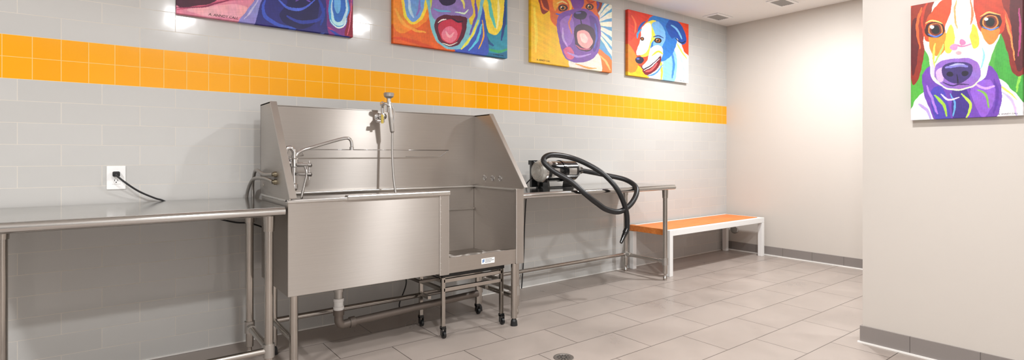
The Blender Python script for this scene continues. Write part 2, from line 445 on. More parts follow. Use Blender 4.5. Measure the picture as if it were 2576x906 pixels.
q, rr = ribbed([(.835, 2.945, 1.07), (.842, 2.93, 1.03), (.828, 2.93, .96), (.815, 2.925, .90), (.82, 2.93, .82), (.88, 2.96, .60), (.95, 3.0, .46)], .0068, .006, .0008)
MB().tube(q, rr, 8).obj('flexible_hose', M_CHROME, f)
mb = MB()
for z in (.985, 1.085-.06):
    mb.lathe((XL, 2.98, z), (-1, 0, 0), [(0, .015), (.012, .015), (.012, .010), (.02, .010)], 12)
mb.obj('inlet_nut', M_BRASS, f)
q, rr = ribbed([(.69, 2.99, .985), (.67, 3.1, 1.0), (.655, 3.3, .99), (.655, 3.44, .93), (.66, 3.515, .86), (.665, 3.52, .70)], .009, .008, .0008)
MB().tube(q, rr, 8).obj('supply_hose', M_CAST, f)
q, rr = ribbed([(.69, 2.99, 1.025), (.672, 3.12, 1.02), (.67, 3.3, 1.04), (.68, 3.42, 1.0), (.69, 3.5, .92), (.70, 3.52, .72)], .009, .008, .0008)
MB().tube(q, rr, 8).obj('supply_hose', M_CAST, f)

# hand sprayer on the back splash
s_ = bpy.data.objects.new('hand_sprayer', None); s_.location = (1.42, 3.25, 1.38); C.objects.link(s_); attach(s_, tub)
mb = MB().lathe((1.405, YB, 1.375), (0, -1, 0), [(0, .028), (.008, .028), (.014, .014), (.05, .014), (.05, .02), (.085, .02), (.09, 0)])
mb.cyl((1.405, 3.235, 1.34), (1.405, 3.235, 1.45), .012)
mb.lathe((1.405, 3.235, 1.445), (0, 0, 1), [(0, .012), (.003, .017), (.02, .017), (.026, .008), (.03, 0)])
mb.tube(catmull([(1.405, 3.235, 1.43), (1.39, 3.21, 1.45), (1.40, 3.18, 1.455), (1.43, 3.185, 1.44)]), .008, 10)
mb.lathe((1.36, 3.22, 1.345), (1, 0, 0), [(0, 0), (0, .012), (.02, .012), (.02, .008), (.05, .008)])
mb.obj('wall_bracket', M_CHROME, s_)
MB().box(1.385, 1.40, 3.208, 3.214, 1.33, 1.385).obj('tap_tag', plain('yellow_tag', '#C9B04A', .5), s_)
mb = MB().lathe((1.43, 3.195, 1.49), (0, 0, 1), [(0, .014), (.012, .031), (.03, .034), (.036, .031), (.037, 0)])
mb.cyl((1.43, 3.195, 1.40), (1.43, 3.195, 1.495), .013)
mb.obj('spray_head', M_CAST, s_)
mb = MB().lathe((1.452, 3.19, 1.27), (-.1, 0, 1), [(0, .009), (.01, .014), (.1, .017), (.16, .015), (.2, .011)])
mb.obj('spray_grip', M_CAST, s_)
MB().tube([(1.435, 3.18, 1.46), (1.462, 3.175, 1.40), (1.455, 3.18, 1.33)], .0035, 8).obj('squeeze_lever', M_CHROME, s_)
q, rr = ribbed([(1.452, 3.19, 1.275), (1.45, 3.188, 1.15), (1.452, 3.175, 1.0), (1.458, 3.16, .90), (1.47, 3.14, .80), (1.50, 3.1, .6), (1.45, 3.05, .455)], .0075, .007, .001)
MB().tube(q, rr, 10).obj('flexible_hose', M_CAST, s_)

# drain
d_ = thing('drain_pipe', (1.056, 3.05, 0), 'grey waste pipe with a white coupling under the wash tub', 'drain pipe')
mb = MB().lathe((1.056, 3.05, .30), (0, 0, 1), [(0, .024), (.04, .024), (.04, .03), (.055, .03), (.055, .024), (.09, .024), (.09, .036), (.124, .038)])
mb.obj('tailpiece', M_CAST, d_)
mb = MB().lathe((1.056, 3.05, .235), (0, 0, 1), [(0, .024), (0, .029), (.018, .030), (.02, .026), (.045, .026), (.047, .029), (.065, .029), (.065, .024)])
mb.obj('coupling', M_WHITE, d_, label='white plastic coupling')
tp = catmull([(1.056, 3.05, .24), (1.056, 3.05, .20), (1.058, 3.05, .165), (1.075, 3.05, .145), (1.10, 3.05, .145), (1.14, 3.05, .150)], 8)
mb = MB().tube(tp, .025, 16); mb.cyl((1.12, 3.05, .148), (2.02, 3.06, .175), .023)
mb.lathe((1.12, 3.05, .148), (1, 0, .03), [(0, .025), (0, .031), (.03, .031), (.03, .025)])
mb.lathe((1.056, 3.05, .205), (0, 0, 1), [(0, .025), (0, .031), (.03, .031), (.03, .025)])
mb.obj('trap', M_PIPE, d_)

# rolling step
st = thing('rolling_step', (1.86, 3.05, 0), 'low steel rolling step with black tread parked under the tub', 'step stool')
sx0, sx1, sy0, sy1 = 1.64, 2.085, 2.87, 3.16
mb = MB()
w = .0115
for y in (sy0, sy1):
    for z in (.35, .295):
        mb.box(sx0, sx1, y-w, y+w, z-w, z+w)
for x in (sx0, sx1):
    for z in (.35, .295):
        mb.box(x-w, x+w, sy0, sy1, z-w, z+w)
mb.box(sx0, sx1, sy1-w, sy1+w, .20, .222)
for x in (sx0, sx1): mb.box(x-w, x+w, sy1-.12, sy1, .20, .222)
mb.obj('frame', M_TUBE, st, bevel=.002)
mb = MB().box(sx0-.13, sx0-w, sy0+.03, sy0+.045, .35, .365).box(sx0-.13, sx0-w, sy1-.045, sy1-.03, .35, .365).box(sx0-.145, sx0-.13, sy0+.03, sy1-.03, .35, .365)
mb.obj('fold_out_frame', M_DARK, st)
for x in (sx0, sx1):
    for y in (sy0, sy1):
        MB().box(x-w, x+w, y-w, y+w, .07, .372).obj('leg', M_TUBE, st, bevel=.002)
        MB().cyl((x-.008, y-.010, .021), (x+.008, y-.010, .021), .021).obj('caster_wheel', M_RUBBER, st)
        MB().box(x-.014, x-.010, y-.018, y+.008, .016, .062).box(x+.010, x+.014, y-.018, y+.008, .016, .062).box(x-.014, x+.014, y-.016, y+.014, .055, .071).obj('caster_fork', M_BLACK, st)
mb = MB().box(sx0-.012, sx1+.012, sy0-.018, sy1+.012, .374, .398)
for i in range(7): mb.box(sx0-.012, sx1+.012, sy0+i*.045-.01, sy0+i*.045+.005, .398, .401)
mb.obj('tread', M_RUBBER, st, label='black rubber tread')

# ------------------------------------------------------------ dryer
dr = thing('pet_dryer', (2.93, 3.25, .86), 'black cylindrical grooming dryer with a long coiled black hose', 'dryer')
cy, cz, R = 3.25, .998, .086
mb = MB().lathe((2.74, cy, cz), (1, 0, 0), [(0, R), (.02, R+.002), (.05, R), (.20, R-.002), (.20, R+.003), (.225, R+.003), (.225, R-.003), (.36, R-.003), (.40, .06), (.43, .035), (.46, .03), (.46, 0)], 40)
mb.obj('motor_housing', M_BLACK, dr)
mb = MB().lathe((2.712, cy, cz), (1, 0, 0), [(-.004, 0), (-.004, .03), (-.002, .066), (.006, .078), (.025, .086), (.03, .0865)], 40)
for r_ in (.02, .035, .05, .064):
    mb.lathe((2.709, cy, cz), (-1, 0, 0), [(0, r_), (.003, r_+.002), (0, r_+.004)], 32)
mb.obj('intake_grille', M_MESH, dr)
MB().lathe((2.742, cy, cz), (1, 0, 0), [(0, R+.001), (.004, R+.005), (.022, R+.005), (.026, R)], 40).obj('trim_ring', M_CHROME, dr)
mb = MB()
for x in (2.78, 3.04):
    mb.prism([(cy-.06, .86), (cy+.06, .86), (cy+.045, .93), (cy-.045, .93)], 'x', x, x+.02)
mb.box(2.76, 3.08, cy-.07, cy-.05, .86, .868).box(2.76, 3.08, cy+.05, cy+.07, .86, .868)
mb.box(2.72, 2.80, cy+.075, cy+.10, .868, 1.085).box(2.705, 2.72, cy+.06, cy+.10, 1.05, 1.085)
mb.obj('stand', M_BLACK, dr)
for x, r0 in ((2.80, .02), (2.86, .013)):
    MB().lathe((x, cy-.058, cz+.058), (0, -.7, .7), [(0, r0), (.012, r0*.9), (.014, 0)], 16).obj('switch', M_CAST, dr)
def patch(x0, x1, a0, a1, r_):
    v = []; n = 8
    for i in range(n+1):
        a = math.radians(a0+(a1-a0)*i/n)
        for x in (x0, x1): v.append((x, cy-math.cos(a)*r_, cz+math.sin(a)*r_))
    return v, [(2*i, 2*i+1, 2*i+3, 2*i+2) for i in range(n)]
for a in ((2.985, 3.07, -20, 15, R+.0015), (2.80, 2.88, -35, 15, R+.0025)):
    v, ff = patch(*a); MB().add(v, ff).obj('rating_plate', M_CAST, dr)
hp = [(3.19, 3.25, .998), (3.26, 3.22, .985), (3.378, 3.15, .958), (3.508, 3.02, .915), (3.50, 2.90, .845), (3.382, 2.85, .741), (3.238, 2.85, .679), (3.10, 2.86, .70), (3.0, 2.87, .755), (2.88, 2.875, .83),
      (2.80, 2.95, .925), (2.70, 3.05, 1.01), (2.66, 3.11, 1.085), (2.741, 3.12, 1.128), (2.931, 3.12, 1.112), (3.063, 3.05, 1.058), (3.164, 2.95, .969), (3.227, 2.86, .844), (3.299, 2.84, .683), (3.313, 2.84, .56), (3.305, 2.84, .52)]
q, rr = ribbed(hp, .0205, .011, .0014)
MB().tube(q, rr, 14).obj('hose', M_RUBBER, dr, label='black corrugated hose')
nz = Vector((3.237, 2.84, .428))-Vector((3.305, 2.84, .525))
mb = MB().lathe((3.308, 2.84, .53), nz, [(0, 0), (0, .023), (.03, .025), (.032, .021), (.06, .019), (.12, .012), (.125, .009), (.125, 0)])
mb.obj('nozzle', M_BLACK, dr)
MB().tube(catmull([(2.72, 3.33, .94), (2.74, 3.42, .89), (2.80, 3.49, .868), (2.83, 3.52, .86), (2.835, 3.524, .80), (2.82, 3.524, .74), (2.80, 3.52, .5), (2.79, 3.515, .3), (2.76, 3.50, .08), (2.745, 3.49, .012)], 10), .005, 8).obj('power_cord', M_RUBBER, dr)

# ------------------------------------------------------------ outlet, cords
ot = thing('wall_outlet', (.03, WALL_Y, 1.005), 'white wall outlet with a black plug in its upper socket', 'outlet')
MB().box(-.011, .071, WALL_Y-.007, WALL_Y, .943, 1.069).obj('cover_plate', M_WHITE, ot, bevel=.003)
mb = MB().box(.012, .048, WALL_Y-.010, WALL_Y-.007, .972, 1.040)
for z in (.988,):
    mb.box(.022, .0245, WALL_Y-.0106, WALL_Y-.010, z, z+.009, 1).box(.035, .0375, WALL_Y-.0106, WALL_Y-.010, z, z+.009, 1)
    mb.cyl((.030, WALL_Y-.0106, z-.006), (.030, WALL_Y-.01, z-.006), .003, mi=1, n=10)
mb.obj('socket', [M_WHITE, M_HOLE], ot)
cd = thing('power_cord', (.03, 3.52, 1.02), 'black power cord plugged into the outlet, dropping behind the table', 'cord')
MB().box(.014, .046, WALL_Y-.045, WALL_Y-.0106, 1.012, 1.04).obj('plug', M_RUBBER, cd, bevel=.006)
MB().tube(catmull([(.03, 3.50, 1.026), (.035, 3.46, 1.015), (.075, 3.46, .975), (.13, 3.48, .93), (.20, 3.51, .89), (.242, 3.523, .872), (.32, 3.524, .82), (.498, 3.522, .757), (.60, 3.522, .725), (.721, 3.52, .698), (1.0, 3.52, .55), (1.5, 3.515, .38), (1.70, 3.51, .243), (1.647, 3.50, .067), (1.66, 3.49, .006)], 10), .0048, 8).obj('cable', M_RUBBER, cd)
co = thing('wall_cover_plate', (EAST_X, 3.437, .246), 'small round grey cover plate low on the wall behind the bench', 'cover plate')
MB().lathe((EAST_X, 3.437, .246), (-1, 0, 0), [(0, .05), (.006, .05), (.012, .04), (.013, 0)]).obj('disc', M_CAST, co)

# ------------------------------------------------------------ bench
bn = thing('bench', (4.98, 3.27, 0), 'white metal bench with an orange plank seat against the tiled wall', 'bench')
bx0, bx1, by0, by1, bt = 4.125, 5.835, 3.03, 3.51, .43
mb = MB().box(bx0+.05, bx1, by0, by0+.05, bt-.055, bt).box(bx0+.05, bx1, by1-.05, by1, bt-.055, bt).box(bx1-.05, bx1, by0+.05, by1-.05, bt-.055, bt)
mb.obj('frame', M_WPAINT, bn, bevel=.003)
for x in (bx0, bx1-.05):
    for y in (by0, by1-.05):
        tt = bt if (x > 5 or y == by0) else bt-.0555
        MB().box(x, x+.05, y, y+.05, 0, tt-(.0556 if x > 5 else 0)).obj('leg', M_WPAINT, bn, bevel=.003)
mb = MB(); n = 5; wy = (by1-.052-by0-.052)/n
for i in range(n):
    y0 = by0+.052+i*wy; mb.box(bx0+.004, bx1-.052, y0+.001, y0+wy-.001, bt-.04, bt+.004)
mb.box(bx0, bx0+.012, by0+.052, by1, bt-.052, bt+.004).box(bx0+.004, bx0+.05, by1-.05, by1, bt-.054, bt+.004)
mb.obj('seat', M_ORANGE, bn, bevel=.002, label='orange plank seat')

# ------------------------------------------------------------ floor drain, vents
fd = thing('floor_drain', (2.014, 2.182, 0), 'round metal floor drain with slotted grate', 'floor drain')
MB().lathe((2.014, 2.182, 0), (0, 0, 1), [(0, .058), (.003, .056), (.003, .045), (.001, .044)], 36).obj('ring', M_CAST, fd)
mb = MB().cyl((2.014, 2.182, 0), (2.014, 2.182, .0022), .045, n=36)
for i in range(12):
    a = i*math.pi/6
    for r0, r1 in ((.012, .022), (.027, .039)):
        c_, s2 = math.cos(a), math.sin(a); px, py = -s2*.0028, c_*.0028
        mb.add([(2.014+c_*r0-px, 2.182+s2*r0-py, .0026), (2.014+c_*r1-px, 2.182+s2*r1-py, .0026), (2.014+c_*r1+px, 2.182+s2*r1+py, .0026), (2.014+c_*r0+px, 2.182+s2*r0+py, .0026)], [(0, 1, 2, 3)], 1)
mb.obj('grate', [M_CAST, M_HOLE], fd)

def vent(x0, x1, y0, y1):
    v = thing('air_vent', ((x0+x1)/2, (y0+y1)/2, CEIL), 'white rectangular ceiling air vent with grey louvers', 'air vent', group='ceiling air vents')
    z0, z1 = CEIL-.012, CEIL
    b_ = .028
    mb = MB().box(x0, x1, y0, y0+b_, z0, z1).box(x0, x1, y1-b_, y1, z0, z1).box(x0, x0+b_, y0+b_, y1-b_, z0, z1).box(x1-b_, x1, y0+b_, y1-b_, z0, z1)
    mb.obj('frame', M_WHITE, v, bevel=.003)
    mb = MB().box(x0+b_, x1-b_, y0+b_, y1-b_, z1-.002, z1, 1)
    n = 6; s3 = (y1-y0-2*b_)/n
    for i in range(n):
        y = y0+b_+i*s3
        mb.prism([(y+.003, z1-.002), (y+s3*.75, z1-.011), (y+s3*.75+.002, z1-.009), (y+.006, z1-.002)], 'x', x0+b_, x1-b_, 0)
    mb.obj('louvers', [M_VENT, M_HOLE], v)
vent(5.28, 5.58, 3.255, 3.445); vent(5.28, 5.58, 2.54, 2.73)

# ------------------------------------------------------------ paintings
def hexl(h): return np.array(srgb(h)[:3])
def P(col, pts): return ('p', col, pts)
def E(col, cx, cy_, rx, ry, a=0): return ('e', col, cx, cy_, rx, ry, a)
def S(col, w_, pts): return ('s', col, w_, pts)
def inside(px, py, poly):
    ins = np.zeros(px.shape, bool); n = len(poly)
    for i in range(n):
        x1, y1 = poly[i]; x2, y2 = poly[(i+1) % n]
        if y1 == y2: continue
        c = ((y1 > py) != (y2 > py)) & (px < (x2-x1)*(py-y1)/(y2-y1)+x1)
        ins ^= c
    return ins
def homog(quad):
    src = [(0, 0), (1, 0), (1, 1), (0, 1)]; A = []; B = []
    for (u, v), (x, y) in zip(src, quad):
        A.append([u, v, 1, 0, 0, 0, -u*x, -v*x]); B.append(x)
        A.append([0, 0, 0, u, v, 1, -u*y, -v*y]); B.append(y)
    h = np.linalg.solve(np.array(A, float), np.array(B, float)); return np.append(h, 1).reshape(3, 3)
def fields(seed, X, Y, f0, n=10):
    r = np.random.RandomState(seed); o = np.zeros_like(X)
    for i in range(n):
        a = r.uniform(0, 2*math.pi); f_ = f0*r.uniform(.6, 2.2); o += np.sin((X*math.cos(a)+Y*math.sin(a))*f_+r.uniform(0, 6.28))/n**.5
    return o
def painting(quad, base, ops, W, H, nx, ny, origin, face, label, sig=None):
    s, t = np.meshgrid(np.linspace(0, 1, nx), np.linspace(0, 1, ny))
    Hm = homog(quad); den = Hm[2, 0]*s+Hm[2, 1]*t+Hm[2, 2]
    X = (Hm[0, 0]*s+Hm[0, 1]*t+Hm[0, 2])/den; Y = (Hm[1, 0]*s+Hm[1, 1]*t+Hm[1, 2])/den
    sc = abs(quad[1][0]-quad[0][0])/280.
    wx = X+fields(1, X, Y, .16/sc)*.8*sc; wy_ = Y+fields(2, X, Y, .16/sc)*.8*sc
    col = np.ones(X.shape+(3,))*hexl(base)
    for o in ops:
        c = hexl(o[1])
        if o[0] == 'p':
            pts = [(v.x, v.y) for v in catmull([(a, b, 0) for a, b in o[2]], 5, True)]
            mk = inside(wx, wy_, pts)
        elif o[0] == 'e':
            _, _, cx, cy2, rx, ry, a = o; ca, sa = math.cos(math.radians(a)), math.sin(math.radians(a))
            dx, dy = wx-cx, wy_-cy2; mk = ((dx*ca+dy*sa)/rx)**2+((-dx*sa+dy*ca)/ry)**2 < 1
        else:
            pts = [(v.x, v.y) for v in catmull([(a, b, 0) for a, b in o[3]], 4)]
            dm = np.full(X.shape, 1e9); m = len(pts)-1
            for i in range(m):
                (x1, y1), (x2, y2) = pts[i], pts[i+1]; L2 = (x2-x1)**2+(y2-y1)**2+1e-9
                tt = np.clip(((wx-x1)*(x2-x1)+(wy_-y1)*(y2-y1))/L2, 0, 1)
                wd = o[2]*(.35+.65*math.sin(math.pi*(i+.7)/(m+.4)))
                dm = np.minimum(dm, np.hypot(wx-x1-tt*(x2-x1), wy_-y1-tt*(y2-y1))/wd)
            mk = dm < .5
        col[mk] = c
    r = 1+.06*fields(7, X*.35, Y, .8/sc)+.04*fields(8, X, Y*.4, 1.1/sc)
    col = np.clip(col*r[..., None]*(1+.05*np.stack([fields(k, X, Y, .12/sc) for k in (11, 12, 13)], -1)), 0, 1)
    thk = .036
    def w3(a, b, d):
        if face == 'y': return (origin[0]+a*W, origin[1]-d, origin[2]+b*H)
        return (origin[0]-d, origin[1]-a*W, origin[2]+b*H)
    o_ = np.array(w3(0, 0, thk)); ax = np.array(w3(1, 0, thk))-o_; az = np.array(w3(0, 1, thk))-o_
    V = o_+s.reshape(-1, 1)*ax+t.reshape(-1, 1)*az
    idx = np.arange(nx*ny).reshape(ny, nx)
    F = np.stack([idx[:-1, :-1], idx[:-1, 1:], idx[1:, 1:], idx[1:, :-1]], -1).reshape(-1, 4)
    cols = col.reshape(-1, 3)
    loops = np.concatenate([idx[0, :], idx[1:, -1], idx[-1, -2::-1], idx[-2:0:-1, 0]])
    nb = np.array(w3(0, 0, .001))-o_
    V2 = V[loops]+nb; k0 = nx*ny; m = len(loops); a = np.arange(m); b = (a+1) % m
    F2 = np.stack([loops[a], k0+a, k0+b, loops[b]], -1)
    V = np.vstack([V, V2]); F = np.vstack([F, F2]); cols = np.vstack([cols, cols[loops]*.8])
    ctr = np.array(w3(.5, .5, .001))
    th = thing('painting', tuple(ctr), label, 'painting')
    me = bpy.data.meshes.new('canvas'); me.vertices.add(len(V)); me.vertices.foreach_set('co', (V-ctr).ravel())
    me.loops.add(F.size); me.loops.foreach_set('vertex_index', F.ravel().astype(np.int32))
    me.polygons.add(len(F)); me.polygons.foreach_set('loop_start', (np.arange(len(F))*4).astype(np.int32))
    me.update(calc_edges=True)
    at = me.color_attributes.new('paint', 'FLOAT_COLOR', 'POINT')
    at.data.foreach_set('color', np.hstack([cols, np.ones((len(cols), 1))]).ravel().astype(np.float32))
    me.materials.append(M_PAINT)
    ob = bpy.data.objects.new('canvas', me); ob.location = tuple(ctr); C.objects.link(ob); attach(ob, th)
    if sig:
        txt, a, b, size, mt = sig
        cu = bpy.data.curves.new('signature', 'FONT'); cu.body = txt; cu.size = size; cu.extrude = .0003; cu.shear = .2
        tmp = bpy.data.objects.new('tmp_text', cu); C.objects.link(tmp)
        dg = bpy.context.evaluated_depsgraph_get(); dg.update()
        m2 = bpy.data.meshes.new_from_object(tmp.evaluated_get(dg)); bpy.data.objects.remove(tmp)
        rot = Matrix.Rotation(math.pi/2, 4, 'X')
        if face != 'y': rot = Matrix.Rotation(-math.pi/2, 4, 'Z') @ rot
        m2.transform(rot); m2.materials.clear(); m2.materials.append(mt)
        so = bpy.data.objects.new('signature', m2); so.location = w3(a, b, thk+.0006); C.objects.link(so); attach(so, th)
    return th

PZ, PH = 1.922, .653
ops = [P('#E38BA2', [(443,-60),(560,-60),(650,-30),(622,52),(520,44),(443,34)]),
 P('#F0A9B6', [(470,20),(560,10),(620,14),(600,40),(520,36)]), S('#D0607E', 7, [(445,20),(520,6),(610,-6)]),
 P('#4A1B33', [(430,-80),(560,-80),(545,-4),(500,9),(443,8)]), S('#8C2F56', 4, [(443,15),(500,14),(560,2),(590,-10)]),
 P('#E07A2A', [(443,-260),(890,-160),(890,-60),(700,-80),(443,-110)]),
 P('#2A2A7A', [(660,-150),(640,-20),(630,15),(612,50),(650,75),(740,95),(800,99),(850,102),(850,-110)]),
 P('#8C86CE', [(598,52),(622,22),(642,-8),(660,-12),(645,28),(634,64)]), S('#C0B4E4', 4, [(612,46),(632,22),(648,-4)]),
 P('#1C1B54', [(690,-60),(720,0),(700,40),(740,70),(790,60),(800,0),(780,-60)]),
 S('#3B57C4', 10, [(665,0),(660,30),(690,58),(740,72)]), S('#4F6AD8', 7, [(700,0),(725,20),(760,22),(790,0)]),
 S('#2E3FA6', 9, [(720,40),(760,55),(800,50),(815,20)]), S('#5C7BE0', 5, [(735,80),(780,84),(815,84)]), S('#3A2A86', 8, [(650,60),(700,76),(750,86)]),
 S('#2440A8', 8, [(800,0),(812,30),(808,62)]), S('#6E4FB6', 6, [(742,2),(760,-8),(780,2)]),
 P('#7C2F86', [(826,-100),(900,-100),(900,110),(840,96),(822,60)]), S('#B8407E', 6, [(826,70),(845,88),(880,96)]),
 E('#3C9BE2', 852, 24, 27, 48), E('#BFE2F4', 853, 24, 22, 42), E('#2F6CC8', 852, 18, 17, 36), E('#6DB6EC', 848, 10, 8, 24), S('#E8F2F8', 4, [(832,50),(846,70),(862,68),(872,48)]),
 P('#8A1530', [(880,30),(895,10),(895,100),(872,94),(868,76)]), S('#E06A86', 3, [(884,0),(882,40),(874,88)]), S('#2440A8', 7, [(830,78),(850,90),(880,94)])]
painting([(443,28),(888,95),(888,-150),(443,-262)], '#D06A86', ops, 1.01, PH, 420, 270, (.30, WALL_Y, PZ), 'y', 'canvas in pink and navy with a pale blue ear',
         ('A. ANNDY CALL', .155, .018, .021, M_INK))
ops = [P('#F08A22', [(990,-125),(1100,-125),(1090,20),(1040,70),(990,60)]), S('#F5A63A', 8, [(995,20),(1020,60),(1070,80)]), S('#D8481A', 9, [(992,90),(1040,100),(1100,122)]),
 P('#1D6D96', [(1170,-125),(1290,-60),(1290,160),(1200,140),(1150,110)]), P('#2C8FA8', [(1215,90),(1290,60),(1290,120),(1230,130)]), S('#3FA66A', 7, [(1225,120),(1255,128),(1280,120)]), S('#174F86', 9, [(1215,30),(1222,90),(1240,112)]), S('#1E3F86', 8, [(1268,-10),(1270,50),(1262,100)]),
 P('#C7AE3C', [(1020,-110),(1230,-80),(1235,-20),(1200,20),(1090,20),(1040,0)]),
 P('#F2D83C', [(1012,-60),(1070,-60),(1076,8),(1058,50),(1032,56),(1014,24)]), P('#6E9FDC', [(1018,-60),(1064,-60),(1069,6),(1052,45),(1034,50),(1020,20)]), S('#B7D3F0', 7, [(1030,-5),(1032,22),(1040,40)]), S('#8A70C4', 6, [(1056,-5),(1056,18),(1048,36)]),
 P('#F3D93E', [(1212,-60),(1266,-60),(1266,48),(1256,80),(1238,84),(1224,60)]), S('#5CC8B8', 9, [(1228,-10),(1236,30),(1246,66)]), S('#F8EE9A', 6, [(1254,0),(1256,30),(1250,70)]),
 P('#3A56B8', [(1150,60),(1210,10),(1222,70),(1226,136),(1145,126)]),
 P('#7CBFD0', [(1080,-60),(1215,-60),(1212,30),(1196,80),(1165,118),(1122,118),(1095,95),(1080,40)]),
 P('#C9D84A', [(1085,-60),(1110,-20),(1100,20),(1090,40),(1082,10)]), P('#E7C63C', [(1180,-40),(1212,-40),(1206,20),(1186,60),(1176,20)]), S('#6A4FB0', 7, [(1196,0),(1198,40),(1182,84)]), S('#F2E24A', 6, [(1160,120),(1186,90),(1204,50)]), S('#5CC8E8', 6, [(1180,124),(1200,100),(1212,60)]), S('#F0B030', 4, [(1205,120),(1216,90),(1214,50)]),
 P('#8F78BE', [(1084,14),(1105,-30),(1160,-34),(1190,16),(1178,46),(1132,36),(1096,50)]), S('#E8E070', 6, [(1140,-20),(1162,-4),(1168,20)]), S('#5FB0D8', 5, [(1092,20),(1112,26),(1132,26)]), S('#D8F0D0', 4, [(1146,28),(1166,32),(1178,24)]),
 E('#2A1B45', 1126, -2, 22, 15), E('#7A8CC8', 1120, -8, 8, 4),
 P('#5A1230', [(1094,50),(1118,36),(1150,38),(1174,44),(1170,82),(1152,112),(1116,110),(1098,84)]), P('#C8304A', [(1104,58),(1130,46),(1160,54),(1158,84),(1144,104),(1118,102),(1106,82)]), E('#E87890', 1131, 84, 20, 19), S('#F4A8B4', 6, [(1122,76),(1132,90),(1142,80)]), S('#F5EDE0', 3, [(1102,54),(1112,48),(1122,46)]), S('#F5EDE0', 3, [(1112,106),(1132,110),(1150,104)]), S('#2A1030', 5, [(1138,44),(1152,52),(1164,50)])]
painting([(990,103),(1277,145),(1277,-53),(990,-125)], '#E2601C', ops, 1.005, PH, 380, 250, (1.602, WALL_Y, PZ), 'y', 'canvas of a smiling long-eared dog on orange and teal',
         ('A. ANNDY CALL', .86, .02, .014, M_INK))
ops = [P('#F4BE00', [(1337,-40),(1400,-40),(1420,200),(1337,200)]), S('#F8D840', 8, [(1345,20),(1350,80),(1348,130)]),
 P('#5CA4D2', [(1470,-60),(1560,-60),(1560,200),(1490,160)])] + \
 [P('#F4F0DC', [(1490,60+k*.2),(1560,20+k*34),(1560,36+k*34)]) for k in range(-2, 5)] + [
 P('#8A2A1C', [(1352,-20),(1384,-36),(1392,0),(1382,26),(1366,34),(1358,10)]), S('#E8702A', 5, [(1362,0),(1368,20),(1380,26)]), P('#8A2A1C', [(1480,-40),(1512,-14),(1514,18),(1500,34),(1488,14)]), S('#5A3FA0', 5, [(1500,-5),(1506,12),(1500,26)]),
 P('#E0661E', [(1384,-40),(1490,-40),(1502,20),(1508,60),(1470,70),(1400,66),(1384,30)]), P('#F0A02C', [(1392,-20),(1420,-20),(1408,8),(1396,26)]), P('#7A3A9A', [(1436,-40),(1462,-40),(1470,10),(1455,24),(1440,14)]), S('#F8C84A', 6, [(1420,-10),(1436,10),(1434,36)]), S('#B83A1C', 6, [(1472,-10),(1484,6),(1496,4)]),
 E('#3A1420', 1417, 20, 12, 9), E('#C87A2A', 1417, 20, 7, 6), E('#100810', 1417, 20, 4, 4), E('#FFFFFF', 1414, 17, 1.6, 1.6), E('#3A1420', 1484, 17, 10, 8), E('#C87A2A', 1484, 17, 6, 5), E('#100810', 1484, 17, 3.5, 3.5), E('#FFFFFF', 1482, 14, 1.4, 1.4),
 S('#F6D080', 4, [(1402,8),(1416,4),(1428,10)]), S('#3E5FC0', 5, [(1400,34),(1412,38),(1428,34)]),
 P('#E87A28', [(1500,124),(1525,136),(1545,160),(1545,190),(1480,185)]), P('#F3E6D6', [(1438,140),(1500,128),(1512,186),(1440,176)]), S('#E6A04A', 5, [(1450,160),(1476,170),(1500,172)]), S('#F4C070', 5, [(1510,140),(1525,155),(1536,176)]),
 P('#7A4AA6', [(1402,50),(1430,26),(1478,24),(1508,50),(1512,100),(1500,140),(1470,156),(1430,152),(1412,120)]),
 P('#9A6CC4', [(1410,56),(1436,40),(1446,70),(1438,110),(1420,110)]), P('#5A2F8C', [(1484,40),(1504,56),(1506,110),(1494,130),(1490,90)]), S('#C4A0E0', 5, [(1416,70),(1418,96),(1430,120)]), S('#4A5AC0', 5, [(1498,60),(1502,90),(1496,120)]), S('#D87A5A', 4, [(1440,36),(1432,60),(1440,84)]),
 P('#D8628A', [(1418,126),(1436,118),(1446,142),(1432,150)]), E('#2A1440', 1461, 38, 17, 11), E('#6A58A8', 1456, 32, 7, 3), S('#1A0C28', 3, [(1461,46),(1462,56),(1464,64)]),
 P('#3A1238', [(1446,74),(1462,60),(1486,66),(1498,84),(1494,118),(1474,130),(1450,116)]), P('#EFA8A8', [(1452,84),(1466,76),(1482,82),(1492,108),(1478,122),(1458,112)]), P('#F6D8CE', [(1458,88),(1470,84),(1480,100),(1470,108)]), S('#C85A7A', 4, [(1450,114),(1466,124),(1486,122)]), S('#B090D8', 5, [(1430,132),(1456,142),(1486,136)])]
painting([(1337,155),(1540,183),(1540,13),(1337,-38)], '#F2BC06', ops, 1.004, PH, 330, 215, (2.86, WALL_Y, PZ), 'y', 'canvas of a purple and orange boxer dog on yellow',
         ('A. ANNDY CALL', .06, .028, .021, M_INK))
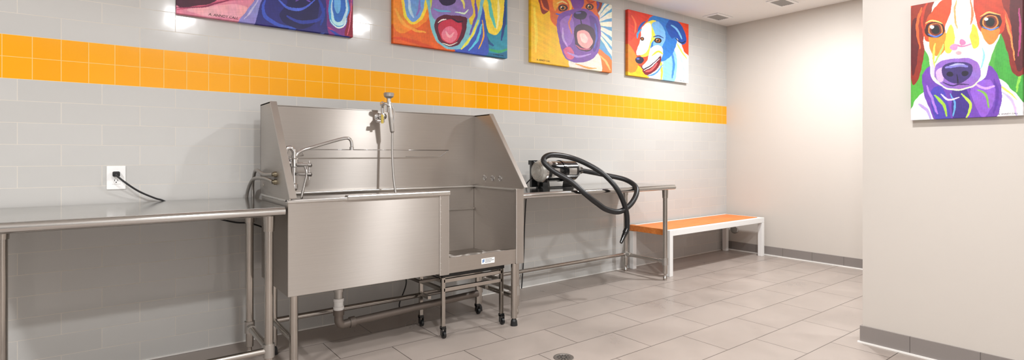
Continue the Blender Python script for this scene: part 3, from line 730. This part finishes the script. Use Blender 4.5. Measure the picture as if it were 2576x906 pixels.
ops = [P('#F4C21A', [(1578,150),(1612,170),(1640,212),(1578,212)]), P('#F08A1E', [(1578,110),(1606,150),(1600,180),(1578,176)]), P('#D8341C', [(1580,20),(1640,26),(1620,60),(1600,90),(1580,100)]), S('#F06A3A', 5, [(1590,40),(1600,60),(1598,84)]),
 P('#F2F4F4', [(1640,110),(1700,90),(1722,130),(1736,150),(1736,220),(1640,210)]), P('#8AC4EC', [(1672,130),(1692,120),(1704,150),(1698,206),(1670,206)]), S('#F0D84A', 6, [(1662,150),(1666,180),(1664,204)]), S('#3F86D8', 6, [(1690,130),(1696,160),(1692,196)]), S('#BFE0F6', 5, [(1712,140),(1720,170),(1722,206)]), S('#F6E26A', 4, [(1704,110),(1716,130),(1728,148)]),
 P('#2E78C8', [(1632,50),(1668,40),(1694,60),(1704,100),(1690,140),(1660,156),(1640,130)]),
 P('#F6E44A', [(1622,62),(1650,52),(1662,80),(1640,110),(1632,140),(1612,140),(1618,100)]), P('#FFFFFF', [(1616,70),(1636,58),(1640,90),(1628,130),(1606,140),(1602,130),(1612,100)]), P('#7AB8EE', [(1640,60),(1660,56),(1676,90),(1664,120),(1644,116),(1650,90)]),
 P('#F2F4F0', [(1640,120),(1664,116),(1668,140),(1650,170),(1626,178),(1616,168),(1632,150)]), S('#F0C83A', 5, [(1642,140),(1656,130),(1668,136)]),
 P('#1F4FA8', [(1676,66),(1690,48),(1708,56),(1722,76),(1728,104),(1716,112),(1702,94),(1690,96)]), S('#7AC0F0', 5, [(1690,64),(1704,74),(1716,98)]), S('#16224A', 3, [(1700,96),(1714,108),(1726,104)]), S('#1F4FA8', 6, [(1606,82),(1612,66),(1624,54)]), S('#3AA0D8', 5, [(1604,96),(1606,84),(1614,74)]),
 E('#231018', 1656, 102, 9, 7), E('#A8642A', 1656, 102, 5, 4.5), E('#0A0608', 1656, 102, 2.6, 2.8), E('#FFFFFF', 1654, 100, 1.2, 1.2), E('#231018', 1617, 98, 5, 5), E('#A8642A', 1617, 98, 2.5, 3), S('#1C3A80', 3, [(1644,94),(1656,90),(1670,96)]),
 E('#1B1838', 1610, 152, 11, 9), E('#5A6AB8', 1606, 148, 4, 2.5), P('#7A1020', [(1618,176),(1640,164),(1664,142),(1660,166),(1640,186),(1624,188)]), S('#E85A5A', 5, [(1626,182),(1640,176),(1654,160)]), S('#FFFFFF', 2.5, [(1622,178),(1640,168),(1660,148)]), S('#1B1838', 2.5, [(1612,164),(1620,174),(1640,164),(1664,140)]), S('#4A90DC', 4, [(1630,192),(1650,186),(1668,164)])]
painting([(1581,190),(1733,210),(1733,61),(1581,23)], '#E8461E', ops, 1.005, PH, 330, 215, (4.10, WALL_Y, PZ), 'y', 'canvas of a blue and white dog on red-orange',
         ('A. ANNDY CALL', .82, .02, .014, M_GREYINK))
ops = [P('#E8501E', [(2280,-40),(2420,-60),(2380,10),(2320,30),(2290,20)]), P('#4FA83C', [(2280,140),(2320,120),(2330,230),(2300,290),(2280,290)]), P('#3F9A3A', [(2520,60),(2590,60),(2590,300),(2500,260)]), S('#8ACB4A', 8, [(2560,110),(2566,170),(2556,230)]),
 P('#F2EFF2', [(2288,310),(2292,270),(2316,236),(2350,225),(2400,300),(2400,320)]), P('#F0ECF0', [(2500,200),(2545,225),(2580,270),(2580,310),(2460,310)]), S('#B49AD8', 8, [(2310,262),(2330,276),(2340,300)]), S('#C4B4E4', 7, [(2520,230),(2545,255),(2556,290)]), S('#E8E060', 5, [(2500,210),(2530,226),(2556,250)]),
 P('#6B3FA8', [(2322,180),(2360,160),(2470,160),(2504,180),(2520,240),(2500,300),(2440,310),(2360,308),(2336,270),(2320,225)]),
 P('#4A3FA8', [(2340,230),(2370,222),(2390,300),(2352,298)]), P('#8A58C4', [(2440,220),(2490,200),(2500,250),(2470,296)]), P('#3E2A80', [(2395,226),(2430,226),(2440,270),(2420,306),(2396,300)]),
 S('#9AC83C', 8, [(2350,240),(2372,262),(2380,290)]), S('#B8D84A', 7, [(2418,236),(2440,262),(2430,296)]), S('#7AB04A', 6, [(2458,226),(2480,240),(2486,270)]), S('#A878E0', 7, [(2330,216),(2344,250),(2356,286)]), S('#C49AE8', 6, [(2450,210),(2476,222),(2504,214)]), S('#5FA0D8', 5, [(2390,236),(2400,262),(2396,292)]), S('#D8C8F0', 5, [(2366,236),(2384,250),(2410,246)]), S('#5A2F98', 8, [(2500,200),(2508,240),(2498,284)]),
 P('#8A2A18', [(2290,20),(2318,0),(2352,-30),(2372,0),(2330,60),(2326,120),(2312,190),(2296,214),(2288,170)]), P('#5A141A', [(2292,60),(2308,50),(2308,130),(2296,190),(2289,150)]), S('#E0602A', 7, [(2318,20),(2306,60),(2312,120)]), S('#C03A20', 6, [(2334,0),(2318,40),(2322,90)]),
 P('#7E2218', [(2470,-60),(2580,-60),(2580,150),(2566,190),(2546,180),(2530,120),(2510,60)]), P('#4E1018', [(2540,0),(2576,-10),(2576,150),(2558,176),(2546,110)]), S('#D8502A', 8, [(2510,0),(2534,50),(2544,110)]), S('#F08A4A', 5, [(2520,20),(2538,80),(2552,150)]), S('#A83A70', 6, [(2562,20),(2566,80),(2560,140)]),
 P('#F4E9D8', [(2336,40),(2372,-30),(2470,-50),(2516,20),(2520,70),(2500,120),(2486,160),(2470,200),(2400,226),(2345,200),(2336,150),(2322,110),(2326,70)]),
 P('#C8481E', [(2326,60),(2340,30),(2368,0),(2390,-20),(2392,20),(2378,60),(2374,96),(2340,104),(2324,96)]), P('#B83A1C', [(2446,-40),(2500,-40),(2524,20),(2526,72),(2500,90),(2466,80),(2452,40)]), P('#E88A2A', [(2338,86),(2376,80),(2382,110),(2362,140),(2340,130)]), P('#E08030', [(2466,70),(2512,70),(2504,100),(2484,110)]),
 P('#F6E04A', [(2378,90),(2392,60),(2400,96),(2392,130),(2376,128)]), P('#F2C83A', [(2440,60),(2456,70),(2462,110),(2446,120),(2438,92)]), P('#FFFDF6', [(2396,-30),(2440,-30),(2448,30),(2438,90),(2424,110),(2404,100),(2396,50)]),
 S('#F0A060', 6, [(2404,0),(2400,36),(2406,70)]), S('#A8D86A', 5, [(2372,110),(2362,136),(2350,160)]), S('#8AC8E0', 5, [(2470,120),(2474,146),(2466,170)]), S('#E8784A', 6, [(2440,0),(2446,34),(2440,60)]), S('#F8D858', 6, [(2352,110),(2346,136),(2350,170)]), S('#D87AA8', 5, [(2396,110),(2420,116),(2440,110)]),
 S('#D8C0E8', 9, [(2344,150),(2350,190),(2380,212)]), E('#D88AB4', 2398, 118, 10, 8), E('#C87AA8', 2420, 106, 9, 7), E('#E0A0A8', 2410, 132, 8, 5),
 E('#3A1210', 2350, 74, 26, 20, -8), E('#C87838', 2352, 74, 19, 17), E('#6A2412', 2352, 74, 15, 15), E('#0C0608', 2352, 74, 10, 11), E('#F4F6FA', 2343, 67, 5, 4), S('#4A70C0', 4, [(2334,84),(2350,92),(2368,84)]), S('#F4D070', 4, [(2328,58),(2346,50),(2368,58)]),
 E('#3A1210', 2491, 54, 28, 21, -6), E('#D08038', 2490, 54, 20, 18), E('#6A2412', 2490, 54, 16, 16), E('#0C0608', 2490, 54, 11, 12), E('#F4F6FA', 2480, 46, 5, 4), S('#5A80C8', 4, [(2470,66),(2490,74),(2510,66)]), S('#F4B060', 4, [(2464,40),(2488,30),(2514,38)]),
 P('#8A62B8', [(2352,166),(2376,150),(2436,146),(2460,160),(2466,190),(2450,212),(2410,226),(2370,216),(2350,196)]), P('#C8A8DC', [(2352,180),(2370,170),(2372,200),(2360,206)]), S('#DCE8C0', 4, [(2346,190),(2372,218),(2410,226),(2452,212),(2470,184)]), S('#3A2460', 4, [(2372,208),(2396,216),(2412,210),(2436,212)]),
 P('#3A2A68', [(2368,172),(2384,158),(2426,156),(2444,166),(2442,190),(2420,206),(2394,208),(2374,196)]), S('#7C74C4', 8, [(2378,170),(2402,164),(2432,166)]), E('#140C28', 2388, 186, 9, 7), E('#140C28', 2426, 184, 9, 7), S('#140C28', 3, [(2406,186),(2408,200),(2408,210)]), S('#A8A8E0', 4, [(2388,164),(2406,160),(2424,162)])]
painting([(2290,302),(2572,290),(2572,-39),(2290,14)], '#4FA040', ops, .458, .64, 300, 400, (PART_X, 1.023, 1.322), 'x', 'tall canvas portrait of a brown-eared, purple-nosed dog',
         ('A. ANNDY CALL', .80, .012, .010, M_INK))

# ------------------------------------------------------------ lights
def area(loc, size, power, col=(.985, .99, 1), shape='DISK', sy=None, rot=(0, 0, 0)):
    l = bpy.data.lights.new('ceiling_or_fill_lamp', 'AREA'); l.shape = shape; l.size = size
    if sy: l.size_y = sy
    l.energy = power; l.color = col
    o = bpy.data.objects.new('ceiling_or_fill_lamp', l); o.location = loc; o.rotation_euler = rot; C.objects.link(o)
for p, e, sz in (((.64, .13), 62, .15), ((2.35, .95), 46, .15), ((-1.1, 1.5), 50, .2), ((4.75, 2.25), 62, .2), ((4.8, .2), 30, .2)):
    area((p[0], p[1], CEIL-.012), sz, e)
area((1.0, -1.0, 1.0), 1.6, 80, (.985, .99, 1), 'RECTANGLE', 1.6, (math.radians(-130), 0, 0))  # added low fill, not a ceiling fixture: bounces off the south wall
area((-1.4, .4, .9), 1.2, 20, (.985, .99, 1), 'RECTANGLE', 1.2, (0, math.radians(150), 0))  # second added fill near the floor, tilted up to bounce off west side

w = bpy.data.worlds.new('world'); bpy.context.scene.world = w; w.use_nodes = True
w.node_tree.nodes['Background'].inputs[0].default_value = (.9, .92, 1, 1); w.node_tree.nodes['Background'].inputs[1].default_value = .3

# ------------------------------------------------------------ camera
cam = bpy.data.cameras.new('camera'); cam.sensor_width = 36; cam.lens = 1337/2576*36; cam.shift_y = -62/2576; cam.clip_start = .05
co_ = bpy.data.objects.new('camera', cam); co_.location = (0, 0, CAM_H)
co_.rotation_euler = (math.pi/2, 0, -math.radians(37.16)); C.objects.link(co_)
bpy.context.scene.camera = co_
try:
    bpy.context.scene.view_settings.view_transform = 'Standard'
except Exception: pass
